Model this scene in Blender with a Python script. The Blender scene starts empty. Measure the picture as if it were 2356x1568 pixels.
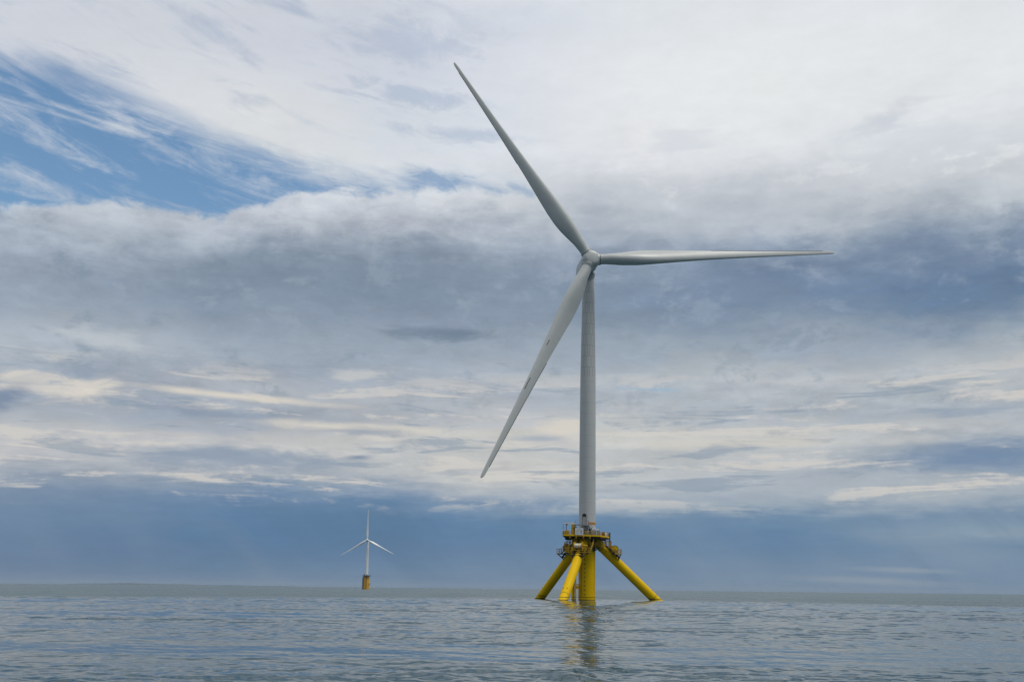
import bpy, bmesh, math, random
import numpy as np
from mathutils import Matrix, Vector

R = math.radians
S = bpy.context.scene
COL = S.collection
random.seed(4)

# ------------------------------------------------------------------ camera
EYE = 2.62
cam_data = bpy.data.cameras.new('camera')
cam = bpy.data.objects.new('camera', cam_data)
COL.objects.link(cam)
cam_data.sensor_width = 36.0
cam_data.lens = 36.0 * 2200.0 / 2356.0
cam_data.clip_start = 0.1
cam_data.clip_end = 120000.0
_p = R(14.513)
_r = R(0.62)
_f = Vector((0, math.cos(_p), math.sin(_p)))
_u0 = Vector((0, -math.sin(_p), math.cos(_p)))
_r0 = Vector((1, 0, 0))
_rt = _r0 * math.cos(_r) + _u0 * math.sin(_r)
_up = _u0 * math.cos(_r) - _r0 * math.sin(_r)
cam.matrix_world = Matrix(((_rt.x, _up.x, -_f.x, 0), (_rt.y, _up.y, -_f.y, 0), (_rt.z, _up.z, -_f.z, EYE), (0, 0, 0, 1)))
S.camera = cam

# ------------------------------------------------------------------ exposure
S.view_settings.view_transform = 'Standard'
S.view_settings.look = 'None'
S.view_settings.exposure = 0.0
S.view_settings.gamma = 1.0

# ------------------------------------------------------------------ sun (soft, behind thin cloud on the right)
SUN_AZ, SUN_EL = 112.0, 64.0
sd = bpy.data.lights.new('sun', 'SUN')
sd.energy = 1.5
sd.angle = R(16)
sd.color = (1.0, 0.95, 0.87)
sun = bpy.data.objects.new('sun', sd)
COL.objects.link(sun)
_sv = Vector((math.sin(R(SUN_AZ)) * math.cos(R(SUN_EL)), math.cos(R(SUN_AZ)) * math.cos(R(SUN_EL)), math.sin(R(SUN_EL))))
sun.rotation_euler = _sv.to_track_quat('Z', 'Y').to_euler()
sun.location = _sv * 400


def lin(c):
    c = c / 255.0
    return c / 12.92 if c <= 0.04045 else ((c + 0.055) / 1.055) ** 2.4


def lin3(r, g, b):
    return (lin(r), lin(g), lin(b), 1.0)


# ------------------------------------------------------------------ small node language
class X:
    """a node socket with arithmetic"""
    t = None

    def __init__(self, s):
        self.s = s

    def _m(self, op, *a, clamp=False):
        return math_node(op, self, *a, clamp=clamp)

    def __add__(self, o): return self._m('ADD', o)
    __radd__ = __add__
    def __sub__(self, o): return self._m('SUBTRACT', o)
    def __rsub__(self, o): return math_node('SUBTRACT', o, self)
    def __mul__(self, o): return self._m('MULTIPLY', o)
    __rmul__ = __mul__
    def __truediv__(self, o): return self._m('DIVIDE', o)


def put(sock, v):
    if isinstance(v, X):
        X.t.links.new(v.s, sock)
    else:
        sock.default_value = v


def math_node(op, *a, clamp=False):
    n = X.t.nodes.new('ShaderNodeMath')
    n.operation = op
    n.use_clamp = clamp
    for i, v in enumerate(a):
        put(n.inputs[i], v)
    return X(n.outputs[0])


def step(v, a, b, lo=0.0, hi=1.0):
    n = X.t.nodes.new('ShaderNodeMapRange')
    n.interpolation_type = 'SMOOTHSTEP'
    for i, q in enumerate((v, a, b, lo, hi)):
        put(n.inputs[i], q)
    return X(n.outputs[0])


def ramp_lin(v, a, b, lo=0.0, hi=1.0):
    n = X.t.nodes.new('ShaderNodeMapRange')
    for i, q in enumerate((v, a, b, lo, hi)):
        put(n.inputs[i], q)
    return X(n.outputs[0])


def vec(x, y, z=0.0):
    n = X.t.nodes.new('ShaderNodeCombineXYZ')
    for i, q in enumerate((x, y, z)):
        put(n.inputs[i], q)
    return X(n.outputs[0])


def sep(v):
    n = X.t.nodes.new('ShaderNodeSeparateXYZ')
    put(n.inputs[0], v)
    return X(n.outputs[0]), X(n.outputs[1]), X(n.outputs[2])


def noise(v, scale=1.0, detail=4.0, rough=0.5, dist=0.0, color=False):
    n = X.t.nodes.new('ShaderNodeTexNoise')
    put(n.inputs['Vector'], v)
    n.inputs['Scale'].default_value = scale
    n.inputs['Detail'].default_value = detail
    n.inputs['Roughness'].default_value = rough
    n.inputs['Distortion'].default_value = dist
    return X(n.outputs['Color' if color else 'Fac'])


def puffs(v, scale=1.0, detail=3.0, rough=0.55):
    n = X.t.nodes.new('ShaderNodeTexVoronoi')
    n.feature = 'SMOOTH_F1'
    n.voronoi_dimensions = '2D'
    n.normalize = True
    put(n.inputs['Vector'], v)
    n.inputs['Scale'].default_value = scale
    n.inputs['Detail'].default_value = detail
    n.inputs['Roughness'].default_value = rough
    n.inputs['Smoothness'].default_value = 0.35
    return X(n.outputs['Distance'])


def mix(f, a, b, mode='MIX'):
    n = X.t.nodes.new('ShaderNodeMix')
    n.data_type = 'RGBA'
    n.blend_type = mode
    n.clamp_factor = True
    put(n.inputs[0], f)
    put(n.inputs[6], a)
    put(n.inputs[7], b)
    return X(n.outputs[2])


def colramp(v, stops):
    n = X.t.nodes.new('ShaderNodeValToRGB')
    put(n.inputs[0], v)
    e = n.color_ramp.elements
    while len(e) < len(stops):
        e.new(0.5)
    for i, (p, c) in enumerate(stops):
        e[i].position = p
        e[i].color = c
    return X(n.outputs[0])


def scale_col(c, f):
    n = X.t.nodes.new('ShaderNodeVectorMath')
    n.operation = 'SCALE'
    put(n.inputs[0], c)
    put(n.inputs['Scale'], f)
    return X(n.outputs[0])


# ------------------------------------------------------------------ sky: a Nishita sky seen through gaps of cloud
# cloud colour by elevation (rows, degrees) and azimuth (columns, degrees from the +Y axis)
SKY_EL = [0.0, 0.8, 1.6, 2.4, 3.2, 4.0, 4.8, 5.6, 6.4, 7.2, 8.0, 8.8, 9.6, 11.2, 12.3, 13.4, 14.5, 15.6, 16.7, 17.8, 18.9, 20.0, 21.1, 23.0, 24.9, 26.8, 28.8, 30.7, 32.6, 34.5]
SKY_AZ = [-32, -24, -16, -8, 0, 8, 16, 24, 32]
SKY_RGB = [
    [112, 132, 160, 107, 127, 157, 108, 129, 159, 109, 131, 161, 113, 134, 163, 118, 138, 166, 131, 146, 168, 171, 176, 187, 191, 189, 194, 192, 191, 196, 188, 189, 195, 161, 169, 183, 165, 172, 185, 162, 170, 185, 182, 188, 198, 170, 177, 189, 161, 169, 183, 159, 167, 181, 169, 176, 190, 183, 189, 202, 196, 203, 214, 202, 208, 218, 206, 211, 220, 206, 211, 220, 204, 209, 219, 203, 208, 219, 205, 210, 219, 203, 208, 218, 203, 208, 218, 203, 208, 218],
    [110, 131, 160, 105, 126, 156, 104, 126, 158, 104, 128, 160, 107, 131, 162, 112, 135, 165, 123, 142, 168, 143, 155, 173, 178, 181, 189, 191, 190, 194, 190, 190, 194, 172, 177, 187, 159, 167, 181, 158, 166, 181, 165, 173, 186, 180, 185, 196, 166, 173, 186, 156, 165, 180, 150, 160, 176, 158, 167, 181, 177, 183, 195, 192, 198, 208, 200, 206, 215, 205, 211, 219, 211, 216, 222, 214, 217, 223, 210, 214, 221, 205, 210, 218, 203, 208, 216, 203, 208, 216],
    [106, 129, 159, 99, 124, 155, 93, 121, 155, 91, 121, 157, 93, 124, 160, 98, 128, 164, 111, 136, 168, 136, 152, 173, 175, 178, 186, 166, 173, 185, 200, 197, 196, 166, 171, 183, 149, 159, 176, 176, 179, 187, 160, 167, 182, 161, 170, 183, 163, 171, 184, 151, 161, 177, 139, 152, 170, 139, 152, 169, 147, 158, 173, 170, 177, 190, 191, 197, 207, 207, 212, 220, 217, 221, 224, 221, 223, 225, 214, 217, 223, 205, 210, 220, 204, 209, 218, 205, 210, 218],
    [110, 133, 162, 109, 132, 161, 100, 126, 160, 94, 124, 160, 92, 124, 161, 97, 128, 164, 107, 135, 168, 143, 158, 179, 182, 184, 189, 187, 188, 191, 197, 195, 195, 195, 193, 194, 173, 177, 186, 179, 182, 190, 167, 174, 187, 162, 170, 184, 158, 167, 181, 148, 158, 175, 136, 150, 167, 135, 149, 166, 138, 151, 168, 151, 162, 177, 176, 183, 195, 207, 212, 220, 215, 220, 225, 208, 214, 222, 205, 211, 221, 199, 205, 217, 202, 208, 218, 209, 213, 220],
    [111, 134, 162, 115, 136, 164, 111, 134, 164, 103, 130, 164, 97, 128, 164, 102, 132, 166, 134, 153, 177, 173, 179, 189, 196, 195, 195, 200, 198, 196, 192, 192, 194, 203, 200, 197, 191, 191, 195, 170, 176, 188, 171, 178, 189, 170, 177, 189, 162, 170, 183, 146, 157, 174, 144, 156, 173, 143, 156, 173, 144, 156, 173, 152, 163, 179, 167, 176, 190, 206, 211, 216, 209, 214, 221, 211, 216, 223, 209, 214, 221, 211, 215, 222, 204, 210, 220, 212, 216, 222],
    [111, 134, 163, 112, 134, 163, 109, 133, 164, 103, 130, 163, 99, 129, 164, 106, 134, 166, 155, 167, 183, 175, 181, 190, 188, 190, 194, 190, 191, 194, 189, 190, 194, 202, 200, 197, 192, 193, 196, 174, 180, 190, 181, 186, 194, 164, 173, 186, 161, 170, 183, 145, 157, 174, 140, 153, 172, 136, 151, 172, 142, 155, 174, 153, 164, 181, 168, 177, 191, 196, 201, 208, 216, 218, 222, 220, 222, 224, 219, 222, 225, 219, 222, 225, 212, 217, 222, 213, 217, 222],
    [116, 138, 164, 119, 139, 164, 111, 134, 163, 101, 129, 163, 100, 130, 164, 109, 136, 166, 159, 170, 184, 171, 178, 188, 172, 178, 188, 185, 188, 193, 190, 191, 194, 198, 197, 196, 176, 181, 190, 177, 182, 191, 189, 191, 196, 163, 171, 184, 156, 166, 181, 137, 151, 171, 125, 142, 166, 124, 141, 166, 137, 151, 172, 153, 165, 182, 178, 185, 196, 193, 198, 205, 215, 218, 222, 219, 222, 224, 221, 224, 225, 220, 223, 225, 216, 219, 223, 214, 218, 222],
    [118, 140, 167, 120, 140, 166, 117, 139, 166, 112, 137, 166, 135, 154, 175, 120, 143, 170, 159, 169, 183, 177, 182, 189, 158, 168, 182, 145, 158, 176, 159, 168, 180, 189, 190, 194, 168, 175, 186, 183, 187, 193, 182, 186, 193, 168, 175, 186, 152, 162, 178, 125, 142, 164, 111, 132, 161, 121, 139, 165, 134, 149, 171, 154, 165, 181, 177, 184, 194, 214, 217, 221, 211, 216, 221, 217, 220, 223, 219, 222, 224, 219, 222, 224, 215, 219, 223, 215, 219, 223],
    [118, 140, 168, 119, 140, 167, 119, 140, 167, 116, 139, 166, 150, 164, 180, 131, 150, 173, 167, 175, 186, 172, 178, 188, 129, 146, 170, 129, 146, 169, 180, 184, 191, 174, 179, 187, 181, 184, 191, 189, 192, 196, 176, 182, 190, 163, 171, 183, 125, 142, 163, 107, 129, 158, 115, 135, 162, 126, 143, 167, 140, 153, 172, 168, 177, 189, 204, 209, 214, 215, 219, 222, 213, 217, 221, 215, 219, 222, 218, 222, 224, 214, 218, 222, 214, 218, 222, 214, 218, 222],
]

world = bpy.data.worlds.new('World')
S.world = world
world.use_nodes = True
X.t = world.node_tree
X.t.nodes.clear()
STRENGTH = 0.1
tc = X.t.nodes.new('ShaderNodeTexCoord')
D = X(tc.outputs['Generated'])
dx, dy, dz = sep(D)
az = math_node('ARCTAN2', dx, dy) * 57.29578
el = math_node('ARCSINE', math_node('MAXIMUM', math_node('MINIMUM', dz, 1.0), -1.0)) * 57.29578
elp = math_node('MAXIMUM', el, 0.0)
# flat cloud sheet coordinates: far cloud is foreshortened towards the horizon
dn = math_node('MAXIMUM', dz, 0.0) + 0.13
cpx, cpy = dx / dn, dy / dn
cp = vec(cpx, cpy, 0.3)
n_big = noise(cp, 2.3, 5, 0.55)
n_mid = noise(vec(cpx, cpy * 1.25, 4.7), 5.2, 9, 0.58, 0.25)
n_flat = noise(vec(az * 0.11, el * 0.75, 2.0), 1.0, 9, 0.6, 0.3)
n_fine = noise(vec(az * 0.33, el * 0.95, 8.0), 1.0, 8, 0.62, 0.6)
damp = ramp_lin(elp, 1.0, 14.0, 0.12, 1.0)
elw = el + ((n_big - 0.5) * 3.2 + (n_mid - 0.5) * 2.6 + (n_flat - 0.5) * 1.7) * damp
n_puff = noise(vec(az * 0.26, el * 0.40, 41.0), 1.0, 10, 0.62, 0.35)
elw = elw + (n_puff - 0.5) * 3.6 * step(el, 7.0, 15.0) * step(el, 31.0, 24.0)
azw = az + (n_big - 0.5) * 9.0
jag = (noise(vec(az * 0.9, el * 1.5, 52.0), 1.0, 8, 0.68) - 0.5)
n_puff2 = puffs(vec(az * 0.20 + (n_fine - 0.5) * 0.5, el * 0.36 + (n_mid - 0.5) * 0.5, 6.0), 1.0, 2, 0.6)
elw = elw + (0.42 - n_puff2) * 1.7 * step(el, 9.0, 15.0) * step(el, 30.0, 24.0) + jag * 0.9 * damp
fac = math_node('MULTIPLY', elw, 1.0 / 36.0, clamp=True)
cloud = None
for i, row in enumerate(SKY_RGB):
    cols = [lin3(row[q], row[q + 1], row[q + 2]) for q in range(0, len(row), 3)]
    c = colramp(fac, [(e / 36.0, k) for e, k in zip(SKY_EL, cols)])
    if cloud is None:
        cloud = c
    else:
        cloud = mix(ramp_lin(azw, float(SKY_AZ[i - 1]), float(SKY_AZ[i])), cloud, c)

# layered banks and torn edges inside the sheets
deck_amt = step(el, 3.5, 8.0) * step(el, 27.0, 20.0)
tex = (n_mid - 0.5) * 0.50 + (n_fine - 0.5) * 0.42 + (n_flat - 0.5) * 0.35
tex = tex + (n_puff - 0.5) * 0.32 * step(el, 11.0, 15.0)
tex_amt = ramp_lin(deck_amt, 0.0, 1.0, 0.22, 0.62)
tex = tex + jag * 0.30
cloud = scale_col(cloud, 1.0 + tex * tex_amt)
# lumpy tops of the dark deck, and lighter torn lumps within it
tops = step(el, 19.2, 21.5) * step(el, 25.5, 23.0) * step(az, -4.0, 4.0)
cloud = mix(step(n_puff2 + jag * 0.35, 0.46, 0.36) * tops * 0.38, cloud, lin3(183, 190, 199))
mids = step(el, 8.0, 12.0) * step(el, 21.5, 17.0)
cloud = mix(step(n_puff + jag * 0.35, 0.53, 0.66) * mids * 0.26, cloud, lin3(178, 185, 195))
cloud = mix(step(n_puff + jag * 0.35, 0.46, 0.34) * mids * 0.35, cloud, lin3(128, 145, 163))
# cream gaps and slate fragments in the low streaky band
lowband = step(el, 3.8, 5.6) * step(el, 13.5, 10.5)
n_str = noise(vec(az * 0.10, el * 0.95, 21.0), 1.0, 10, 0.6, 0.5)
cloud = mix(step(n_str + jag * 0.22, 0.535, 0.63) * lowband * 0.75, cloud, lin3(213, 206, 201))
n_str2 = noise(vec(az * 0.13, el * 1.05, 33.0), 1.0, 10, 0.6, 0.5)
cloud = mix(step(n_str2 + jag * 0.22, 0.54, 0.64) * lowband * 0.60, cloud, lin3(136, 151, 170))
# rain shafts and paler gaps in the squall above the horizon
squall = step(el, 5.6, 3.6)
shaft = noise(vec(az * 0.11 + el * 0.10, el * 0.05, 61.0), 1.0, 5, 0.55)
cloud = mix(step(shaft, 0.48, 0.74) * squall * 0.28, cloud, lin3(146, 158, 172))
cloud = mix(step(shaft, 0.50, 0.36) * squall * 0.55, cloud, lin3(88, 116, 147))


def patch(cl, a, e, ra, re, tilt, rgb, amt, rag=1.1):
    """one bank of cloud: centre azimuth / elevation, half sizes, tilt, colour, cover"""
    ca, sa = math.cos(R(tilt)), math.sin(R(tilt))
    u, v = az - a, el - e
    p = (u * ca + v * sa) * (1.0 / ra)
    q = (v * ca - u * sa) * (1.0 / re)
    d = math_node('SQRT', p * p + q * q) + (n_fine - 0.5) * (3.6 * rag) + (n_str - 0.5) * (2.6 * rag) + (n_mid - 0.5) * (1.6 * rag)
    return mix(step(d, 1.5, 0.1) * amt, cl, lin3(*rgb))


PATCHES = [
    (-5.0, 14.9, 2.7, 0.42, 0, (122, 136, 154), 0.8, 0.6),
    (-3.4, 14.9, 1.5, 0.40, 9, (122, 136, 154), 0.8, 0.6),
    (23.3, 25.7, 2.0, 0.55, 16, (192, 198, 206), 0.75, 0.9),
    (24.2, 24.6, 3.6, 0.8, -6, (203, 209, 216), 0.6, 0.9),
    (10.7, 26.0, 2.6, 0.6, 6, (204, 209, 216), 0.7, 0.9),
    (-26.0, 10.4, 3.4, 0.65, -2, (226, 216, 205), 0.8, 1.0),
    (-16.4, 10.6, 5.2, 0.22, -2, (222, 212, 201), 0.9, 0.4),
    (-28.4, 9.6, 1.9, 0.6, 22, (125, 139, 164), 0.9, 0.6),
    (-18.5, 9.7, 3.0, 0.45, -3, (138, 150, 170), 0.7, 0.8),
    (-9.5, 12.2, 1.3, 0.35, 8, (214, 210, 206), 0.55, 1.2),
    (-24.2, 13.2, 2.8, 0.45, -2, (208, 209, 212), 0.5, 1.1),
    (-9.0, 9.1, 6.5, 0.25, -1, (220, 211, 200), 0.85, 0.5),
    (-8.6, 8.9, 2.5, 0.28, 0, (140, 152, 172), 0.7, 0.5),
    (-15.9, 7.0, 5.6, 0.75, -1, (146, 158, 177), 0.75, 0.9),
    (-9.0, 7.4, 0.95, 0.17, 3, (126, 140, 163), 0.9, 0.4),
    (2.9, 9.3, 1.7, 0.75, 0, (218, 209, 200), 0.85, 1.0),
    (1.9, 8.7, 1.6, 0.25, 0, (166, 173, 186), 0.8, 0.6),
    (26.6, 7.2, 5.2, 0.75, 3, (116, 138, 168), 0.85, 0.6),
    (27.0, 9.6, 3.0, 0.22, 4, (152, 163, 181), 0.7, 0.4),
    (15.0, 8.3, 7.0, 0.30, -1, (214, 206, 197), 0.7, 0.7),
    (22.0, 1.2, 2.6, 0.16, -2, (152, 160, 174), 0.7, 0.3),
    (20.6, 0.6, 4.2, 0.2, -2, (154, 161, 174), 0.6, 0.3),
    (24.0, 2.3, 4.0, 1.0, -10, (138, 153, 172), 0.5, 0.4),
]
for q in PATCHES:
    cloud = patch(cloud, *q)

# the blue gap on the left between the high veil and the cumulus deck
upper = colramp((az + 36.0) * (1.0 / 72.0), [((a + 36) / 72.0, (e / 40.0,) * 3 + (1,)) for a, e in
    [(-35, 27.6), (-28.2, 27.2), (-25.5, 26.7), (-22.5, 25.9), (-19.2, 25.2), (-16.0, 24.6), (-13.0, 23.9), (-9.3, 23.7), (-6.8, 24.0), (-3.4, 24.1), (0.5, 23.5), (4.0, 22.4), (34, 21.0)]]) * 40.0
lower = colramp((az + 36.0) * (1.0 / 72.0), [((a + 36) / 72.0, (e / 40.0,) * 3 + (1,)) for a, e in
    [(-35, 19.0), (-29.9, 19.3), (-27.1, 19.7), (-24.2, 20.5), (-22.0, 20.6), (-18.3, 20.3), (-15.8, 21.5), (-13.2, 22.3), (-8.9, 22.8), (-5.6, 23.0), (-2.3, 23.2), (0.5, 23.2), (34, 23.3)]]) * 40.0
n_veil = noise(vec(az * 0.075 + el * 0.03, el * 0.34 + az * 0.06, 5.0), 1.6, 9, 0.6, 0.5)
n_edge = noise(vec(az * 0.5, el * 0.7, 14.0), 1.0, 9, 0.58, 0.3)
top_d = upper - el + (n_veil - 0.5) * 3.4
low_d = el - lower + (n_edge - 0.5) * 2.0 + (n_fine - 0.5) * 0.8
hole = step(top_d, -1.0, 1.2) * step(low_d, -0.05, 0.55)
n_cir = noise(vec(az * 0.10 - el * 0.05, el * 0.62 + az * 0.115, 9.0), 1.0, 11, 0.66, 0.7)
n_cir2 = noise(vec(az * 0.45, el * 0.9 + az * 0.16, 19.0), 1.0, 9, 0.66, 0.6)
cirrus = step(n_cir + (n_cir2 - 0.5) * 0.42, 0.42, 0.78)
blue_amt = hole * (1.0 - cirrus * 0.80)
# the veil is thin enough in a few streaks to show blue
veil_thin = step(n_veil + (n_cir2 - 0.5) * 0.25, 0.52, 0.72) * step(az, 2.0, -10.0) * step(el, 24.5, 27.0)
blue_amt = math_node('MAXIMUM', blue_amt, veil_thin * 0.34)
for a, e, ra, re, tl, amt in [(-4.9, 24.0, 3.0, 0.55, -6, 0.75), (0.2, 23.6, 1.0, 0.4, -10, 0.5), (-7.0, 31.6, 5.0, 1.2, 0, 0.22), (-6.0, 28.6, 4.5, 0.7, -6, 0.30), (-3.9, 26.6, 4.0, 0.5, -3, 0.30), (8.0, 11.6, 2.4, 0.12, -3, 0.35)]:
    ca, sa = math.cos(R(tl)), math.sin(R(tl))
    u, v = az - a, el - e
    p = (u * ca + v * sa) * (1.0 / ra)
    q = (v * ca - u * sa) * (1.0 / re)
    dd = math_node('SQRT', p * p + q * q) + (n_cir2 - 0.5) * 3.0 + (n_fine - 0.5) * 1.4
    blue_amt = math_node('MAXIMUM', blue_amt, step(dd, 1.3, 0.2) * amt)

# behind and above the camera: plain broken overcast
back = colramp(math_node('MULTIPLY', el, 1.0 / 90.0, clamp=True), [(0.0, lin3(92, 110, 136)), (0.12, lin3(130, 145, 165)), (0.4, lin3(214, 218, 223)), (0.6, lin3(236, 238, 241)), (1.0, lin3(244, 245, 247))])
back = scale_col(back, 0.80 + (n_mid - 0.5) * 0.5)
turn = step(math_node('ABSOLUTE', az), 34.0, 62.0)
turn = math_node('MAXIMUM', turn, step(el, 35.0, 46.0))
cloud = mix(turn, cloud, back)
blue_amt = blue_amt * (1.0 - turn)

sky = X.t.nodes.new('ShaderNodeTexSky')
sky.sky_type = 'NISHITA'
sky.sun_disc = False
sky.sun_elevation = R(SUN_EL)
sky.sun_rotation = R(SUN_AZ)
sky.air_density = 1.3
sky.dust_density = 0.6
sky.ozone_density = 2.0
blue = mix(1.0, scale_col(X(sky.outputs[0]), 1.12), (0.84, 1.0, 1.06, 1), 'MULTIPLY')
cloud = mix(squall, cloud, mix(1.0, cloud, (0.99, 1.0, 0.98, 1), 'MULTIPLY'))
cloud = mix(step(el, 11.5, 15.0) * step(el, 21.5, 18.5), cloud, mix(1.0, cloud, (0.875, 0.91, 0.935, 1), 'MULTIPLY'))
cloud = mix(step(el, 26.0, 12.0), cloud, mix(1.0, cloud, (0.978, 1.010, 1.0, 1), 'MULTIPLY'))
cloud = scale_col(cloud, 1.0 + step(az, -16.0, 6.0) * step(el, 22.0, 26.0) * 0.09)
final = mix(blue_amt, scale_col(cloud, 1.0 / STRENGTH), blue)
bg = X.t.nodes.new('ShaderNodeBackground')
put(bg.inputs['Color'], final)
bg.inputs['Strength'].default_value = STRENGTH
wo = X.t.nodes.new('ShaderNodeOutputWorld')
X.t.links.new(bg.outputs[0], wo.inputs['Surface'])

# ------------------------------------------------------------------ materials
def new_mat(name):
    m = bpy.data.materials.new(name)
    m.use_nodes = True
    X.t = m.node_tree
    b = m.node_tree.nodes['Principled BSDF']
    return m, b


def object_coords():
    n = X.t.nodes.new('ShaderNodeTexCoord')
    return X(n.outputs['Object'])


def world_pos():
    n = X.t.nodes.new('ShaderNodeNewGeometry')
    return X(n.outputs['Position'])


def bump(h, strength, dist):
    n = X.t.nodes.new('ShaderNodeBump')
    put(n.inputs['Height'], h)
    put(n.inputs['Strength'], strength)
    put(n.inputs['Distance'], dist)
    return X(n.outputs[0])


def plain(name, rgb, rough=0.5, metal=0.0, var=0.12, scale=1.5):
    m, b = new_mat(name)
    p = object_coords()
    n = noise(p, scale, 5, 0.6)
    put(b.inputs['Base Color'], scale_col(X(_rgb(rgb)), 1.0 + (n - 0.5) * (2 * var)))
    put(b.inputs['Roughness'], rough + (n - 0.5) * 0.15)
    b.inputs['Metallic'].default_value = metal
    return m


def _rgb(c):
    n = X.t.nodes.new('ShaderNodeRGB')
    n.outputs[0].default_value = (c[0], c[1], c[2], 1)
    return n.outputs[0]


def tower_paint():
    """pale grey paint; faint ring welds below, staggered panel seams on the upper part"""
    m, b = new_mat('tower_paint')
    p = object_coords()
    x, y, z = sep(p)
    ang = math_node('ARCTAN2', x, y)
    br = X.t.nodes.new('ShaderNodeTexBrick')
    put(br.inputs['Vector'], vec(ang * 2.0, z, 0.0))
    br.inputs['Color1'].default_value = (1, 1, 1, 1)
    br.inputs['Color2'].default_value = (0.95, 0.95, 0.95, 1)
    br.inputs['Mortar'].default_value = (0.60, 0.62, 0.62, 1)
    br.inputs['Scale'].default_value = 1.0
    br.inputs['Mortar Size'].default_value = 0.06
    br.inputs['Mortar Smooth'].default_value = 0.3
    br.inputs['Brick Width'].default_value = 0.86
    br.inputs['Row Height'].default_value = 3.0
    br.offset = 0.5
    top = step(z, 57.2, 57.4)
    ring = math_node('MODULO', z + 0.4, 2.9)
    weld = step(math_node('ABSOLUTE', ring - 1.45), 0.09, 0.03) * 0.13 * (1.0 - top)
    n = noise(vec(x, y, z * 0.12), 1.1, 6, 0.6)
    streak = noise(vec(ang * 5.0, z * 0.05, 1.0), 1.2, 5, 0.6)
    base = scale_col(X(_rgb((0.57, 0.585, 0.575))), 1.0 + (n - 0.5) * 0.14 - weld - step(streak, 0.55, 0.75) * 0.10)
    c = mix(top, base, mix(1.0, base, X(br.outputs[0]), 'MULTIPLY'))
    put(b.inputs['Base Color'], c)
    put(b.inputs['Roughness'], 0.42 + (n - 0.5) * 0.2)
    return m


def blade_paint():
    m, b = new_mat('blade_paint')
    p = object_coords()
    n = noise(p, 0.35, 6, 0.62)
    n2 = noise(p, 2.4, 5, 0.6)
    put(b.inputs['Base Color'], scale_col(X(_rgb((0.525, 0.55, 0.54))), 1.0 + (n - 0.5) * 0.18 + (n2 - 0.5) * 0.07))
    put(b.inputs['Roughness'], 0.36 + (n2 - 0.5) * 0.15)
    return m


def yellow_paint():
    """marine yellow with weathering, rust runs and the stained band at the waterline"""
    m, b = new_mat('yellow_paint')
    p = object_coords()
    x, y, z = sep(p)
    n = noise(p, 0.45, 6, 0.62)
    n2 = noise(vec(x, y, z * 0.25), 2.2, 6, 0.65)
    c = scale_col(X(_rgb((0.82, 0.515, 0.0005))), 1.0 + (n - 0.5) * 0.30 + (n2 - 0.5) * 0.16)
    rust = step(noise(vec(x, y, z * 0.45), 1.3, 8, 0.7), 0.685, 0.73) * 0.8
    c = mix(rust * step(z, 9.0, 1.0), c, X(_rgb((0.16, 0.045, 0.012))))
    line = step(math_node('ABSOLUTE', z - 0.72 + (n2 - 0.5) * 0.25), 0.13, 0.04)
    c = mix(line * 0.85, c, X(_rgb((0.05, 0.036, 0.01))))
    wet = step(z + (n2 - 0.5) * 0.3, 0.34, 0.12)
    c = mix(wet * 0.75, c, X(_rgb((0.07, 0.062, 0.012))))
    put(b.inputs['Base Color'], c)
    put(b.inputs['Roughness'], 0.5 + (n2 - 0.5) * 0.3 - wet * 0.15)
    b.inputs['Specular IOR Level'].default_value = 0.10
    return m


M = {}
M['tower'] = tower_paint()
M['blade'] = blade_paint()
M['yellow'] = yellow_paint()
M['rail'] = plain('railing_yellow', (0.46, 0.28, 0.004), 0.6, 0, 0.25, 3.0)
M['deckdark'] = plain('deck_steel', (0.055, 0.04, 0.018), 0.7, 0, 0.35, 1.2)
M['grey'] = plain('grey_steel', (0.30, 0.32, 0.33), 0.5, 0, 0.2, 2.0)
M['dark'] = plain('dark_rubber', (0.018, 0.02, 0.022), 0.6, 0, 0.2, 2.0)
M['white'] = plain('white_panel', (0.72, 0.74, 0.76), 0.4, 0, 0.05, 2.0)
M['rope'] = plain('white_rope', (0.68, 0.68, 0.66), 0.8, 0, 0.15, 6.0)
M['orange'] = plain('orange_band', (0.55, 0.22, 0.012), 0.5, 0, 0.12, 2.0)
M['red'] = plain('red_paint', (0.20, 0.022, 0.015), 0.45, 0, 0.15, 2.0)
M['serration'] = plain('serration_grey', (0.16, 0.175, 0.175), 0.5, 0, 0.1, 2.0)
M['mark'] = plain('stencil_brown', (0.19, 0.12, 0.008), 0.6, 0, 0.2, 3.0)
M['navy'] = plain('navy_ink', (0.03, 0.03, 0.10), 0.5, 0, 0.02)
M['teal'] = plain('teal_ink', (0.04, 0.20, 0.24), 0.5, 0, 0.02)
M['blue'] = plain('blue_ink', (0.03, 0.09, 0.32), 0.5, 0, 0.02)
M['greyink'] = plain('grey_ink', (0.15, 0.22, 0.26), 0.5, 0, 0.02)
M['brass'] = plain('emblem_yellow', (0.62, 0.30, 0.05), 0.5, 0, 0.02)
M['farwhite'] = plain('white_tower_paint', (0.88, 0.88, 0.87), 0.35, 0, 0.06, 0.1)
M['faryellow'] = plain('orange_yellow_paint', (0.62, 0.33, 0.01), 0.5, 0, 0.25, 0.5)
M['fardark'] = plain('dark_platform', (0.10, 0.10, 0.11), 0.6, 0, 0.2, 0.5)


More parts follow.
